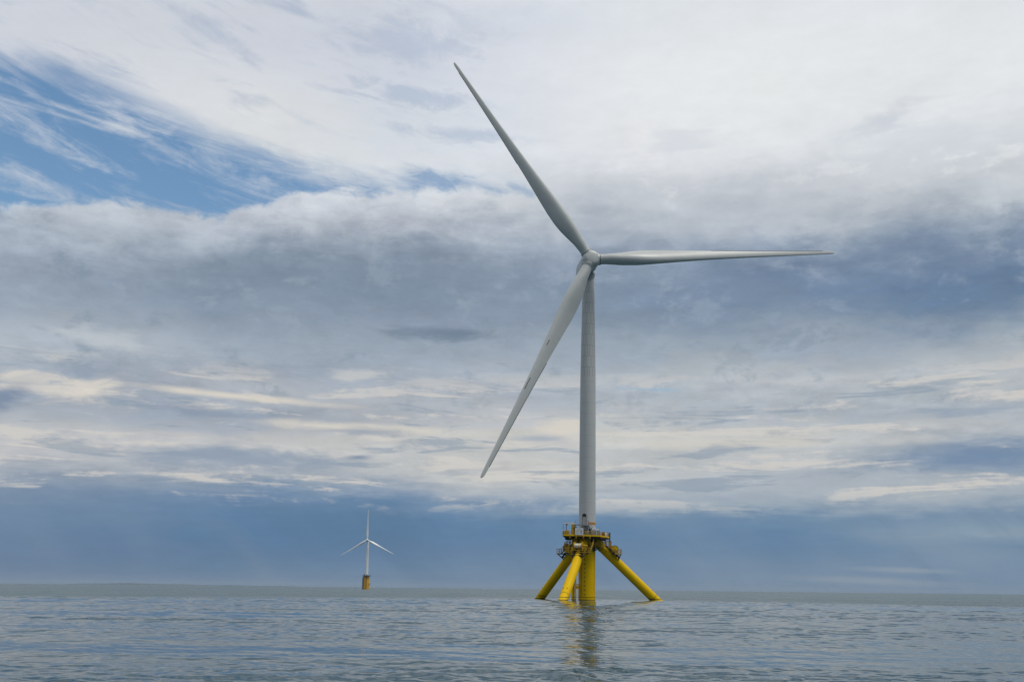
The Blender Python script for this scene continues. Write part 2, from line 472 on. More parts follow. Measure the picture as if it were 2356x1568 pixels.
# ------------------------------------------------------------------ mesh builder
class MB:
    def __init__(self):
        self.v, self.f = [], []

    def add(self, vs, fs):
        o = len(self.v)
        self.v += [tuple(p) for p in vs]
        self.f += [tuple(i + o for i in q) for q in fs]
        return self

    def box(self, c, s, rot=None):
        c = Vector(c)
        vs = []
        for i in (-.5, .5):
            for j in (-.5, .5):
                for k in (-.5, .5):
                    q = Vector((i * s[0], j * s[1], k * s[2]))
                    if rot is not None:
                        q = rot @ q
                    vs.append(c + q)
        return self.add(vs, [(0, 1, 3, 2), (4, 6, 7, 5), (0, 4, 5, 1), (2, 3, 7, 6), (0, 2, 6, 4), (1, 5, 7, 3)])

    def bar(self, p, q, w, h=None):
        """square bar from p to q"""
        p, q = Vector(p), Vector(q)
        d = q - p
        return self.box((p + q) / 2, (w, h or w, d.length), d.to_track_quat('Z', 'Y').to_matrix())

    def tube(self, p, q, r, n=12, r1=None):
        p, q = Vector(p), Vector(q)
        m = (q - p).to_track_quat('Z', 'Y').to_matrix()
        r1 = r if r1 is None else r1
        vs = []
        for c, rr in ((p, r), (q, r1)):
            for i in range(n):
                a = 2 * math.pi * i / n
                vs.append(c + m @ Vector((rr * math.cos(a), rr * math.sin(a), 0)))
        fs = [(i, (i + 1) % n, n + (i + 1) % n, n + i) for i in range(n)]
        fs += [tuple(range(n))[::-1], tuple(range(n, 2 * n))]
        return self.add(vs, fs)

    def lathe(self, prof, base=(0, 0, 0), axis=(0, 0, 1), n=32, cap=True):
        """prof: (radius, height along axis)"""
        base = Vector(base)
        m = Vector(axis).to_track_quat('Z', 'Y').to_matrix()
        vs, fs = [], []
        for r, h in prof:
            for i in range(n):
                a = 2 * math.pi * i / n
                vs.append(base + m @ Vector((r * math.cos(a), r * math.sin(a), h)))
        for k in range(len(prof) - 1):
            for i in range(n):
                j = (i + 1) % n
                fs.append((k * n + i, k * n + j, (k + 1) * n + j, (k + 1) * n + i))
        if cap:
            fs.append(tuple(range(n))[::-1])
            fs.append(tuple(range((len(prof) - 1) * n, len(prof) * n)))
        return self.add(vs, fs)

    def prism(self, poly, z0, z1):
        n = len(poly)
        vs = [(x, y, z0) for x, y in poly] + [(x, y, z1) for x, y in poly]
        fs = [(i, (i + 1) % n, n + (i + 1) % n, n + i) for i in range(n)]
        fs += [tuple(range(n))[::-1], tuple(range(n, 2 * n))]
        return self.add(vs, fs)

    def build(self, name, m, parent=None, bevel=0.0, angle=38):
        me = bpy.data.meshes.new(name)
        me.from_pydata(self.v, [], self.f)
        bm = bmesh.new()
        bm.from_mesh(me)
        bmesh.ops.recalc_face_normals(bm, faces=bm.faces)
        if bevel:
            bmesh.ops.bevel(bm, geom=list(bm.edges), offset=bevel, segments=2, affect='EDGES', profile=0.5)
        for f in bm.faces:
            f.smooth = True
        bm.to_mesh(me)
        bm.free()
        me.set_sharp_from_angle(angle=R(angle))
        me.materials.append(m)
        o = bpy.data.objects.new(name, me)
        COL.objects.link(o)
        if parent is not None:
            o.parent = parent
        return o


def empty(name, mw):
    o = bpy.data.objects.new(name, None)
    o.empty_display_size = 0.5
    COL.objects.link(o)
    o.matrix_world = mw
    return o


def tag(o, label, cat, group=None):
    o['label'] = label
    o['category'] = cat
    if group:
        o['group'] = group
    return o


# ------------------------------------------------------------------ the sea: one sheet to the horizon with real waves near by
def build_sea():
    rng = np.random.default_rng(11)
    fine = np.radians(np.linspace(-40, 40, 1000))
    coarse = np.radians(np.concatenate([np.linspace(40, 320, 57)[1:-1]]))
    ang = np.concatenate([fine, coarse])
    na = len(ang)
    rad = [0.6, 1.5, 3, 5, 7, 9]
    r = 10.0
    while r < 48000:
        if r < 45:
            s = 0.07
        elif r < 260:
            s = 0.00155 * r
        elif r < 1200:
            s = 0.00155 * r * (r / 260.0) ** 0.9
        else:
            s = 0.14 * r
        r += s
        rad.append(r)
    rad = np.array(rad)
    nr = len(rad)
    spacing = np.gradient(rad)
    A, Rr = np.meshgrid(ang, rad)
    Xg, Yg = Rr * np.sin(A), Rr * np.cos(A)
    sp = np.maximum(spacing[:, None], Rr * R(80 / 999.0))
    edge = np.clip((R(40) - np.abs(A)) / R(3), 0, 1) * np.clip((Rr - 9) / 4, 0, 1)
    Z = np.zeros_like(Xg, dtype=np.float32)
    # gusts: calmer and rougher patches, longer across the wind
    G = np.zeros_like(Z)
    for k in range(14):
        lam = rng.uniform(18, 110)
        th = rng.normal(1.45, 0.45)
        G += np.sin((np.cos(th) * Xg * 0.55 + np.sin(th) * Yg) * 2 * np.pi / lam + rng.uniform(0, 6.28)).astype(np.float32)
    G = np.clip(0.85 + 0.17 * G, 0.35, 1.7)
    nc = 110
    for i in range(nc):
        lam = 0.30 * (11.0 / 0.30) ** (i / (nc - 1.0)) * rng.uniform(0.93, 1.07)
        th = rng.normal(1.30, 0.60 if lam < 5 else 0.34)      # crests run mostly across the view
        k = 2 * np.pi / lam
        slope = WAVE_SLOPE * np.sqrt(2.0 / nc) * (1.0 if lam < 4 else 0.68)
        a = slope / k
        ph = rng.uniform(0, 2 * np.pi)
        u = k * (np.cos(th) * Xg + np.sin(th) * Yg) + ph
        fade = np.clip((lam / sp - 2.4) / 1.6, 0, 1)
        amp = a * fade * (G if lam < 6 else 0.5 + 0.5 * G)
        if not fade.any():
            continue
        s = np.sin(u)
        Z += (amp * (s + 0.22 * np.cos(2 * u))).astype(np.float32)
    Z *= edge.astype(np.float32)
    verts = np.stack([Xg, Yg, Z], -1).reshape(-1, 3).astype(np.float32)
    idx = np.arange(nr * na).reshape(nr, na)
    nxt = np.roll(idx, -1, axis=1)
    q = np.stack([idx[:-1], idx[1:], nxt[1:], nxt[:-1]], -1).reshape(-1, 4).astype(np.int32)
    q = q[:, ::-1]
    me = bpy.data.meshes.new('sea')
    me.vertices.add(len(verts))
    me.vertices.foreach_set('co', verts.ravel())
    me.loops.add(q.size)
    me.loops.foreach_set('vertex_index', np.ascontiguousarray(q).ravel())
    me.polygons.add(len(q))
    me.polygons.foreach_set('loop_start', np.arange(0, q.size, 4, dtype=np.int32))
    me.polygons.foreach_set('use_smooth', np.ones(len(q), dtype=bool))
    me.update()
    me.validate()
    if me.polygons[0].normal.z < 0:
        me.flip_normals()
    # water
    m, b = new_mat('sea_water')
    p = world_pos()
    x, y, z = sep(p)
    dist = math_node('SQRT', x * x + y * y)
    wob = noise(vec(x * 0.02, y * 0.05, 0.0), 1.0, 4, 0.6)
    off = step(dist + math_node('ABSOLUTE', x - 16.0) * 0.55 + (wob - 0.5) * 110.0, 232.0, 330.0)       # ruffled, paler grey-green water further out
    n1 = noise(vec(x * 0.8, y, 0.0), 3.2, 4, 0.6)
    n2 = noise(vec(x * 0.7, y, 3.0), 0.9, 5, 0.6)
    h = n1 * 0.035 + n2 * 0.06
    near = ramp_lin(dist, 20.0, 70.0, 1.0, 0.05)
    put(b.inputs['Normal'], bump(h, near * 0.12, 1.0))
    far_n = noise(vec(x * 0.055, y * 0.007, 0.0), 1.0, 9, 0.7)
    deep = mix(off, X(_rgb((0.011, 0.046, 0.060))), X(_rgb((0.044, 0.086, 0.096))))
    deep = scale_col(deep, 1.0 + (far_n - 0.5) * 1.6 * off)  # uneven sheen of the far water put into its colour
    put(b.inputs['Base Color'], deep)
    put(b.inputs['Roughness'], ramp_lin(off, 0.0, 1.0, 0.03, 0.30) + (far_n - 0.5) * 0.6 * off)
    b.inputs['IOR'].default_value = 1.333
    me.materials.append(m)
    o = bpy.data.objects.new('sea', me)
    COL.objects.link(o)
    o['kind'] = 'structure'
    return o


WAVE_SLOPE = 0.098
build_sea()


def build_hills():
    """low land far off on the horizon, left of the far turbine"""
    rng = np.random.default_rng(5)
    mb = MB()
    rings = []
    n = 90
    vs, fs = [], []
    for i in range(n):
        t = i / (n - 1.0)
        a = R(-24.5 + 13.5 * t)
        d = 26000.0 + 900 * math.sin(5 * t)
        hgt = 20 * math.exp(-((t - 0.26) / 0.12) ** 2) + 26 * max(0, math.sin(math.pi * min(1, t * 1.02))) ** 0.5 * (1 - 0.55 * t) + 3 * math.sin(31 * t) + 2 * math.sin(57 * t + 1)
        hgt = max(hgt, 2.0) * min(1, t / 0.04, (1 - t) / 0.1 + 0.02)
        for dd, hh in ((-900, -3), (-300, hgt * 0.6), (300, hgt), (1800, hgt * 0.7), (3000, -3)):
            vs.append(((d + dd) * math.sin(a), (d + dd) * math.cos(a), hh))
    for i in range(n - 1):
        for j in range(4):
            fs.append((i * 5 + j, i * 5 + j + 1, (i + 1) * 5 + j + 1, (i + 1) * 5 + j))
    mb.add(vs, fs)
    o = mb.build('hills', plain('hill_heath', (0.055, 0.075, 0.065), 0.9, 0, 0.3, 0.002))
    o['kind'] = 'structure'


build_hills()

# ------------------------------------------------------------------ blades
CHORD = [(.030, 2.75), (.055, 2.78), (.09, 3.15), (.13, 3.95), (.17, 4.55), (.205, 4.75), (.25, 4.62), (.30, 4.25), (.36, 3.75), (.44, 3.15),
         (.52, 2.68), (.60, 2.28), (.68, 1.94), (.76, 1.66), (.84, 1.38), (.90, 1.18), (.945, 1.06), (.975, 0.98), (.988, .86), (.996, .58), (1.0, .22)]
THICK = [(.03, 1.0), (.07, .96), (.12, .66), (.17, .54), (.22, .46), (.30, .38), (.45, .31), (.7, .25), (1.0, .20)]
TWIST = [(.03, 19), (.15, 17), (.25, 13), (.4, 8.5), (.6, 4.5), (.8, 1.5), (1.0, -1.0)]
AXIS = [(.03, .5), (.08, .5), (.16, .43), (.25, .40), (.5, .36), (1.0, .34)]


def tab(t, x):
    return float(np.interp(x, [a for a, _ in t], [b for _, b in t]))


def section(frac, n=36):
    """closed outline: (x along chord 0 = leading edge, y thickness)"""
    th = tab(THICK, frac)
    w = float(np.clip((th - 0.42) / 0.5, 0, 1))
    pts = []
    for i in range(n):
        a = 2 * math.pi * i / n
        x = 0.5 * (1 + math.cos(a))                       # 1 = trailing edge at i = 0
        yt = 5 * th * (0.2969 * math.sqrt(x) - 0.1260 * x - 0.3516 * x * x + 0.2843 * x ** 3 - 0.1015 * x ** 4)
        s = 1 if math.sin(a) >= 0 else -1
        ya = (yt * (1.05 if s > 0 else -1.0)) + 0.03 * th
        yc = 0.5 * math.sin(a)
        pts.append((x, ya * (1 - w) + yc * w))
    return pts


def blade_frame(hub, n, ex, ez, k, cone):
    d = (ex * math.cos(k) + ez * math.sin(k)) * math.cos(cone) + n * math.sin(cone)
    t = ex * math.sin(k) - ez * math.cos(k)               # clockwise seen from upwind
    return d.normalized(), t, t.cross(d).normalized() if t.cross(d).dot(n) > 0 else d.cross(t).normalized()


def make_blade(hub, n, ex, ez, k, cone, Rr, parent, mat, name='blade', sub=True, pitch=0.0, chord=1.0, nsec=46):
    d, t, nn = blade_frame(hub, n, ex, ez, k, cone)
    mb = MB()
    fr = np.concatenate([np.linspace(.03, .30, nsec // 2), np.linspace(.32, .94, nsec // 2 - 6), [.955, .97, .98, .988, .995, 1.0]])
    ns = 36
    rows = []
    for f in fr:
        c = tab(CHORD, f) * Rr / 69.13 * chord
        b = R(tab(TWIST, f) + pitch)
        cv = t * math.cos(b) + nn * math.sin(b)           # towards the leading edge
        tv = t * math.sin(b) - nn * math.cos(b)           # suction side, downwind
        ax = tab(AXIS, f)
        o = hub + d * (f * Rr)
        rows.append([o + cv * ((ax - x) * c) + tv * (y * c) for x, y in section(f, ns)])
    vs = [p for r in rows for p in r]
    fs = []
    for i in range(len(rows) - 1):
        for j in range(ns):
            q = (j + 1) % ns
            fs.append((i * ns + j, i * ns + q, (i + 1) * ns + q, (i + 1) * ns + j))
    fs.append(tuple(range(ns)))
    fs.append(tuple(range((len(rows) - 1) * ns, len(rows) * ns)))
    o = mb.add(vs, fs).build(name, mat, parent, angle=60)
    if sub:
        # saw-toothed noise strip on the outer trailing edge
        sm = MB()
        st = np.linspace(.49, .95, 150)
        vs, fs = [], []
        for i, f in enumerate(st):
            c = tab(CHORD, f)
            b = R(tab(TWIST, f) + pitch)
            cv = t * math.cos(b) + nn * math.sin(b)
            tv = t * math.sin(b) - nn * math.cos(b)
            o2 = hub + d * (f * Rr)
            te = o2 + cv * ((tab(AXIS, f) - 1.0) * c)
            ln = 0.15 if i % 2 else 0.03
            vs += [te + cv * 0.10 + tv * 0.035, te + cv * 0.10 - tv * 0.025, te - cv * ln]
        for i in range(len(st) - 1):
            a, q = i * 3, i * 3 + 3
            fs += [(a, q, q + 2, a + 2), (a + 1, a + 2, q + 2, q + 1)]
        sm.add(vs, fs).build('serrated_strip', M['serration'], o)
    return o, d, t, nn


# ------------------------------------------------------------------ the near turbine
TILT = R(0.84)
ROOT = Matrix.Translation((19.58, 250.0, 0.0)) @ Matrix.Rotation(TILT, 4, 'Y')
INV = ROOT.inverted()
turbine = empty('wind_turbine', ROOT)
tag(turbine, 'large pale grey three-bladed wind turbine on a yellow tripod base, nearest in view', 'wind turbine', 'wind turbines standing in the sea')

# tower
tw = MB()
prof = []
for z, r in [(17.7, 2.16), (20, 2.15), (35, 2.12), (50, 2.08), (57.2, 2.04), (57.45, 2.03), (65, 1.92), (75, 1.76), (84.6, 1.62)]:
    prof.append((r, z))
tw.lathe(prof, n=72)
tower = tw.build('tower', M['tower'], turbine)
for a0, a1, z0, z1 in [(R(177), R(96), 18.74, 19.30), (R(207), R(224), 18.75, 19.28)]:
    bm_ = MB()
    n = 14
    vs, fs = [], []
    for i in range(n + 1):
        a = a0 + (a1 - a0) * i / n
        for r in (2.13, 2.185):
            for z in (z0, z1):
                vs.append((r * math.sin(a), r * math.cos(a), z))
    for i in range(n):
        b = i * 4
        fs += [(b, b + 1, b + 5, b + 4), (b + 2, b + 6, b + 7, b + 3), (b + 1, b + 3, b + 7, b + 5), (b, b + 4, b + 6, b + 2)]
    fs += [(0, 2, 3, 1), (n * 4, n * 4 + 1, n * 4 + 3, n * 4 + 2)]
    bm_.add(vs, fs).build('orange_marking', M['orange'], tower)
MB().lathe([(2.16, 17.3), (2.42, 17.32), (2.42, 17.66), (2.17, 17.7)], n=56).build('base_flange', M['white'], tower)


def arch(w, h, y0, y1, cx, z0, n=14):
    pts = [(cx - w / 2, z0), (cx + w / 2, z0)]
    for i in range(n + 1):
        a = math.pi * i / n
        pts.append((cx + w / 2 * math.cos(a), z0 + h - w / 2 + w / 2 * math.sin(a)))
    m = len(pts)
    vs = [(x, y0, z) for x, z in pts] + [(x, y1, z) for x, z in pts]
    fs = [(i, (i + 1) % m, m + (i + 1) % m, m + i) for i in range(m)] + [tuple(range(m)), tuple(range(m, 2 * m))]
    return vs, fs


door = MB()
door.add(*arch(1.02, 2.85, -2.42, -1.95, -0.92, 18.58))
door_o = door.build('door_frame', M['dark'], tower)
MB().box((-0.92, -2.44, 19.58), (0.86, 0.06, 1.98)).box((-0.64, -2.49, 19.55), (0.07, 0.06, 0.3)).build('door', M['grey'], tower)

# nacelle and hub, aligned with the rotor axis
yaw, rt_, cone, RR, ph = R(8.58), R(6.9), R(3.48), 69.13, R(3.84)
n_w = Vector((math.sin(yaw) * math.cos(rt_), -math.cos(yaw) * math.cos(rt_), math.sin(rt_)))
ex_w = Vector((0, 0, 1)).cross(n_w).normalized()
ez_w = n_w.cross(ex_w).normalized()
I3 = INV.to_3x3()
hub = INV @ Vector((21.21, 245.4, 89.14))
n_, ex_, ez_ = I3 @ n_w, I3 @ ex_w, I3 @ ez_w
fl = Vector((n_.x, n_.y, 0)).normalized()


def rounded_loft(sections, m, n=40, power=3.6):
    """superellipse sections: (centre, half width, half height)"""
    side = Vector((fl.y, -fl.x, 0))
    vs, fs = [], []
    for c, w, h in sections:
        for i in range(n):
            a = 2 * math.pi * i / n
            ca, sa = math.cos(a), math.sin(a)
            vs.append(c + side * (w * math.copysign(abs(ca) ** (2 / power), ca)) + Vector((0, 0, 1)) * (h * math.copysign(abs(sa) ** (2 / power), sa)))
    for k in range(len(sections) - 1):
        for i in range(n):
            j = (i + 1) % n
            fs.append((k * n + i, k * n + j, (k + 1) * n + j, (k + 1) * n + i))
    fs += [tuple(range(n)), tuple(range((len(sections) - 1) * n, len(sections) * n))]
    return MB().add(vs, fs)


back = -fl
nb = hub + back * 1.9 + Vector((0, 0, -0.1))
sec = [(nb, 2.0, 1.95), (nb + back * 0.5, 2.15, 2.1), (nb + back * 2, 2.1, 2.2), (nb + back * 7, 2.05, 2.15), (nb + back * 8.6, 1.85, 1.95), (nb + back * 9.2, 1.5, 1.6)]
nac = rounded_loft(sec, None).build('nacelle', M['blade'], turbine, angle=50)
MB().lathe([(1.62, 84.5), (1.85, 84.55), (1.85, 85.3), (2.1, 85.9), (2.1, 86.6)], base=(hub + back * 4.6 - Vector((0, 0, hub.z))), n=48).build('yaw_ring', M['grey'], nac)
cl = MB()
top = nb + back * 7.6 + Vector((0, 0, 2.3))
cl.box(top + Vector((0, 0, 0.1)), (2.6, 1.2, 0.5)).build('cooler', M['grey'], nac)

hb = MB()
hb.lathe([(1.7, -2.0), (2.12, -1.85), (2.38, -1.1), (2.46, -0.2), (2.42, 0.5), (2.28, 1.05), (2.05, 1.42), (1.86, 1.58), (1.74, 1.64), (1.62, 1.69), (1.0, 1.80), (0.4, 1.85), (0.02, 1.86)], base=hub, axis=n_, n=64)
hub_o = hb.build('hub', M['blade'], turbine, angle=30)
for i in range(3):
    k = ph + i * 2 * math.pi / 3
    d, t, nn = blade_frame(hub, n_, ex_, ez_, k, cone)
    MB().lathe([(1.62, 0.8), (1.62, 2.16), (1.60, 2.22)], base=hub, axis=d, n=48).build('blade_root_cover', M['blade'], hub_o)
    MB().lathe([(1.57, 2.16), (1.57, 2.40)], base=hub, axis=d, n=48).build('root_seal', M['dark'], hub_o)
    MB().lathe([(1.42, 2.34), (1.56, 2.40), (1.56, 2.52), (1.42, 2.56)], base=hub, axis=d, n=48).build('root_ring', M['white'], hub_o)
    bo, d, t, nn = make_blade(hub, n_, ex_, ez_, k, cone, RR, turbine, M['blade'], 'blade')
    if i == 2:
        # two small grey service marks on the face of the lower blade
        for f, ln, off in [(.415, 1.6, .10), (.60, 3.4, .12)]:
            c = tab(CHORD, f)
            b = R(tab(TWIST, f))
            cv = t * math.cos(b) + nn * math.sin(b)
            tv = t * math.sin(b) - nn * math.cos(b)
            mid = hub + d * (f * RR) + cv * (off * c) - tv * (0.5 * tab(THICK, f) * c * 0.92 - 0.02)
            rot = Matrix((cv, tv, d)).transposed()
            MB().box(mid, (0.26, 0.10, ln), rot).build('service_mark', M['serration'], bo)

# foundation column
fc = MB()
fc.lathe([(2.13, -6.0), (2.13, 15.2)], n=72)
column = fc.build('column', M['yellow'], turbine)
MB().lathe([(2.15, 14.2), (2.45, 14.35), (2.45, 14.8), (2.15, 14.95)], n=64).build('deck_collar', M['deckdark'], column)
tk = MB()
for i in range(48):
    z = 0.95 + i * 0.2
    w0, w1 = (-62, -33) if i % 5 == 0 else (-56, -36)
    for q in range(4):
        a0, a1 = R(180 - (w0 + (w1 - w0) * q / 4)), R(180 - (w0 + (w1 - w0) * (q + 1) / 4))
        am = (a0 + a1) / 2
        tk.box((2.135 * math.sin(am), 2.135 * math.cos(am), z), (2.13 * abs(a1 - a0) * 1.04, 0.02, 0.055), Matrix.Rotation(-am, 3, 'Z'))
for q in range(1):
    am = R(180 + 46)
    tk.box((2.135 * math.sin(am), 2.135 * math.cos(am), 5.65), (0.05, 0.022, 9.5), Matrix.Rotation(-am, 3, 'Z'))
tk.build('draught_scale', M['mark'], column)
for i in range(9):
    z = 1.42 + i * 1.06
    am = R(180 + 19)
    mk = MB()
    rot = Matrix.Rotation(-am, 3, 'Z')
    c = Vector((2.14 * math.sin(am), 2.14 * math.cos(am), z))
    mk.box(c + rot @ Vector((-0.13, 0, 0)), (0.10, 0.02, 0.36), rot).box(c + rot @ Vector((0.10, 0, 0)), (0.22, 0.022, 0.34), rot)
    mk.build('draught_mark', M['mark'], column)

# cable pipes beside the column with a bracket
for i, (px, py, r) in enumerate([(-3.75, -1.3, .20), (-3.35, -0.6, .24), (-2.95, -1.5, .16)]):
    MB().tube((px, py, -4), (px, py, 15.5), r, 16).build('cable_pipe', M['yellow'], turbine)
bk = MB()
bk.bar((-3.9, -1.15, 3.75), (-1.8, -0.9, 3.75), 0.28, 0.3).box((-2.55, -1.0, 3.1), (0.9, 0.4, 0.75)).bar((-3.9, -1.15, 2.4), (-2.9, -1.0, 2.4), 0.16)
bk.build('pipe_bracket', M['yellow'], turbine)

# ------------------------------------------------------------------ tripod legs with walkways
SLOPE = 0.90
LEGS = [82, 202, 322]


def leg_z(r):
    return SLOPE * (18.5 - r)


def leg_frame(deg):
    a = R(deg)
    er, et = Vector((math.sin(a), math.cos(a), 0)), Vector((math.cos(a), -math.sin(a), 0))
    return lambda r, t, z: er * r + et * t + Vector((0, 0, z))


for deg in LEGS:
    P = leg_frame(deg)
    lg = MB().tube(P(24, 0, leg_z(24)), P(1.3, 0, leg_z(1.3)), 1.15, 48).build('tripod_leg', M['yellow'], turbine)
    c0, c1 = P(17.35, 0, leg_z(17.35)), P(17.28, 0, leg_z(17.28))
    MB().tube(c0, c1, 1.17, 48).build('weld_band', M['deckdark'], lg)
    MB().tube(P(4.05, 0, leg_z(4.05)), P(3.75, 0, leg_z(3.75)), 1.24, 40).build('flange_ring', M['rail'], lg)
    for q in (-.5, .5):
        MB().box(P(17.0, q, leg_z(17.0) + 1.5), (0.16, 0.16, 0.2)).build('lug', M['deckdark'], lg)

    # winch bed on the back of the leg, side platforms, and stairs up to the column
    ZP = leg_z(7.6) + 1.65
    wk = MB()
    for s in (-1.25, 1.25):
        wk.bar(P(8.2, s, leg_z(8.2) + 1.35), P(5.6, s, leg_z(5.6) + 1.35), 0.2, 0.42)
    for r in (8.15, 7.5, 6.9, 6.3, 5.7):
        wk.bar(P(r, -1.3, leg_z(r) + 1.35), P(r, 1.3, leg_z(r) + 1.35), 0.3, 0.34)
    for s in (-1, 1):
        wk.box(P(7.4, 2.2 * s, ZP), (1.9, 1.7, 0.14), Matrix.Rotation(-R(deg), 3, 'Z'))
        wk.bar(P(7.0, 1.2 * s, leg_z(7.0) + 1.2), P(7.0, 3.0 * s, ZP - 0.1), 0.22)
        wk.bar(P(8.0, 1.0 * s, leg_z(8.0) + 0.7), P(8.0, 2.9 * s, ZP - 0.1), 0.2)
        for q in (1.5, 2.9):
            wk.bar(P(6.6, q * s, ZP), P(4.2, q * s, ZP + 2.2), 0.10, 0.24)
        for i in range(10):
            wk.bar(P(6.5 - i * 0.24, 1.5 * s, ZP + 0.1 + i * 0.22), P(6.5 - i * 0.24, 2.9 * s, ZP + 0.1 + i * 0.22), 0.22, 0.05)
    walk = wk.build('winch_platform', M['deckdark'], turbine)
    for s in (-1, 1):
        rl = MB()
        for h in (0.55, 1.1):
            rl.tube(P(8.25, 1.4 * s, ZP + h), P(8.25, 3.05 * s, ZP + h), 0.05, 8)
            rl.tube(P(8.25, 3.05 * s, ZP + h), P(6.6, 3.05 * s, ZP + h), 0.05, 8)
            rl.tube(P(6.6, 3.05 * s, ZP + h), P(4.2, 3.05 * s, ZP + 2.2 + h), 0.05, 8)
        rl.tube(P(8.25, 1.35 * s, ZP + 0.06), P(8.25, 3.1 * s, ZP + 0.06), 0.09, 8)
        rl.tube(P(8.25, 3.1 * s, ZP + 0.06), P(6.6, 3.1 * s, ZP + 0.06), 0.09, 8)
        rail = rl.build('railing', M['rail'], walk)
        for r, t, zz in ((8.25, 1.4, 0), (8.25, 2.2, 0), (8.25, 3.05, 0), (7.4, 3.05, 0), (6.6, 3.05, 0), (5.8, 3.05, 0.73), (5.0, 3.05, 1.47), (4.2, 3.05, 2.2)):
            MB().bar(P(r, t * s, ZP + zz - 0.2), P(r, t * s, ZP + zz + 1.35), 0.12).build('post', M['rail'], rail)

    # upright frame near the column, with a caged ladder to the main deck
    fr = MB()
    for s in (-1.9, -0.75, 0.75, 1.9):
        fr.bar(P(3.6, s, leg_z(3.6) - 0.2), P(3.6, s, 15.15), 0.17)
    for z in (13.9, 14.5, 15.0):
        fr.bar(P(3.6, -1.9, z), P(3.6, 1.9, z), 0.10)
    frame = fr.build('access_frame', M['rail'], turbine)
    ld = MB()
    for s in (1.15, 1.65):
        ld.bar(P(5.4, s, leg_z(5.4) + 1.4), P(5.4, s, 15.1), 0.08)
    z = leg_z(5.4) + 1.6
    while z < 14.9:
        ld.bar(P(5.4, 1.15, z), P(5.4, 1.65, z), 0.05)
        z += 0.3
    ld.build('ladder', M['rail'], turbine)
    if deg == 82:
        cg = MB()
        for s in (-1.6, -0.9, -0.2, 0.5, 1.2, 1.8):
            cg.bar(P(5.0 if s < 0 else 5.9, s, 12.6), P(5.0 if s < 0 else 5.9, s, 14.75), 0.13)
        for r in (4.3, 4.7, 5.5, 6.3):
            cg.bar(P(r, -1.7, leg_z(r) + 1.5), P(r, -1.7, 14.75), 0.12)
        for z in (13.6, 14.7):
            cg.bar(P(4.3, -1.7, z), P(6.3, -1.7, z), 0.10)
            cg.bar(P(6.3, -1.7, z), P(5.9, 1.8, z), 0.10)
        cg.build('guard_frame', M['rail'], turbine)
    if deg == 322:
        cg = MB()
        for s in (-2.2, 1.2):
            for r in (3.6, 4.5, 5.4, 6.3):
                cg.bar(P(r, s, leg_z(r) + 1.4), P(r, s, 15.1 - (r - 3.6) * 0.25), 0.13)
            for z in (13.2, 13.6, 14.0, 14.4):
                cg.bar(P(3.55, s, z), P(5.45, s, z), 0.06)
            cg.bar(P(3.6, s, 15.0), P(6.3, s, 14.35), 0.08)
        for r in (3.6, 5.4):
            cg.bar(P(r, -2.2, 14.4), P(r, 1.2, 14.4), 0.08)
        cg.build('guard_frame', M['rail'], turbine)

# service ring around the column under the deck, with pipes and cable hoses
sr_ = MB().lathe([(2.2, 12.95), (3.45, 12.95), (3.45, 13.1), (2.2, 13.1)], n=40, cap=False)
for i in range(12):
    a = R(110 + i * 15)
    sr_.bar((2.1 * math.sin(a), 2.1 * math.cos(a), 12.2), (3.4 * math.sin(a), 3.4 * math.cos(a), 12.98), 0.12)
ring = sr_.build('service_ring', M['deckdark'], turbine)
rg = MB()
for h in (13.45, 13.8, 14.2):
    rg.lathe([(3.40, h), (3.46, h), (3.46, h + 0.06), (3.40, h + 0.06)], n=40, cap=False)
ring_rail = rg.build('railing', M['rail'], ring)
for i in range(18):
    a = R(20 * i + 6)
    MB().bar((3.42 * math.sin(a), 3.42 * math.cos(a), 13.0), (3.42 * math.sin(a), 3.42 * math.cos(a), 14.3 if i % 3 else 15.1), 0.11).build('post', M['rail'], ring_rail)
for i, a in enumerate((128, 141, 156, 171, 189, 203, 216, 232)):
    q = R(a)
    rr = 2.45 + 0.14 * (i % 3)
    MB().tube((rr * math.sin(q), rr * math.cos(q), 12.4 - 0.4 * (i % 2)), (rr * math.sin(q), rr * math.cos(q), 15.1), 0.11 + 0.05 * (i % 2), 10).build('riser_pipe', M['dark'] if i % 3 == 0 else M['deckdark'], ring)

# ------------------------------------------------------------------ main deck
ZD = 15.65
POLY = [(-6.2, -5.5), (2.15, -5.5), (2.9, -4.8), (5.7, 0.3), (6.1, 5.4), (-5.4, 5.0), (-6.5, -4.6)]
deck = MB().prism(POLY, ZD - 0.16, ZD).build('main_deck', M['deckdark'], turbine)
gd = MB()
for x in (-4.4, -2.6, -0.3, 1.9):
    gd.box((x, -0.6, ZD - 0.42), (0.22, 9.4, 0.5))
for y in (-4.2, -2.6, 2.6, 4.3):
    gd.box((-0.1, y, ZD - 0.40), (9.6 if y < 0 else 10.6, 0.2, 0.46))
gd.build('deck_girder', M['deckdark'], deck)
for x in (-4.75, -3.15, -1.35, 0.3):
    MB().box((x, -5.42, ZD - 0.40), (0.24, 0.5, 0.44)).build('bracket', M['rail'], deck)
skt = MB()
n = len(POLY)
for i in range(n):
    a, b = POLY[i], POLY[(i + 1) % n]
    skt.bar((a[0], a[1], ZD + 0.10), (b[0], b[1], ZD + 0.10), 0.05, 0.34) if False else skt.box(((a[0] + b[0]) / 2, (a[1] + b[1]) / 2, ZD + 0.08), (math.hypot(b[0] - a[0], b[1] - a[1]) + 0.05, 0.05, 0.36), Matrix.Rotation(math.atan2(b[1] - a[1], b[0] - a[0]), 3, 'Z'))
skt.build('toe_board', M['yellow'], deck)
rl = MB()
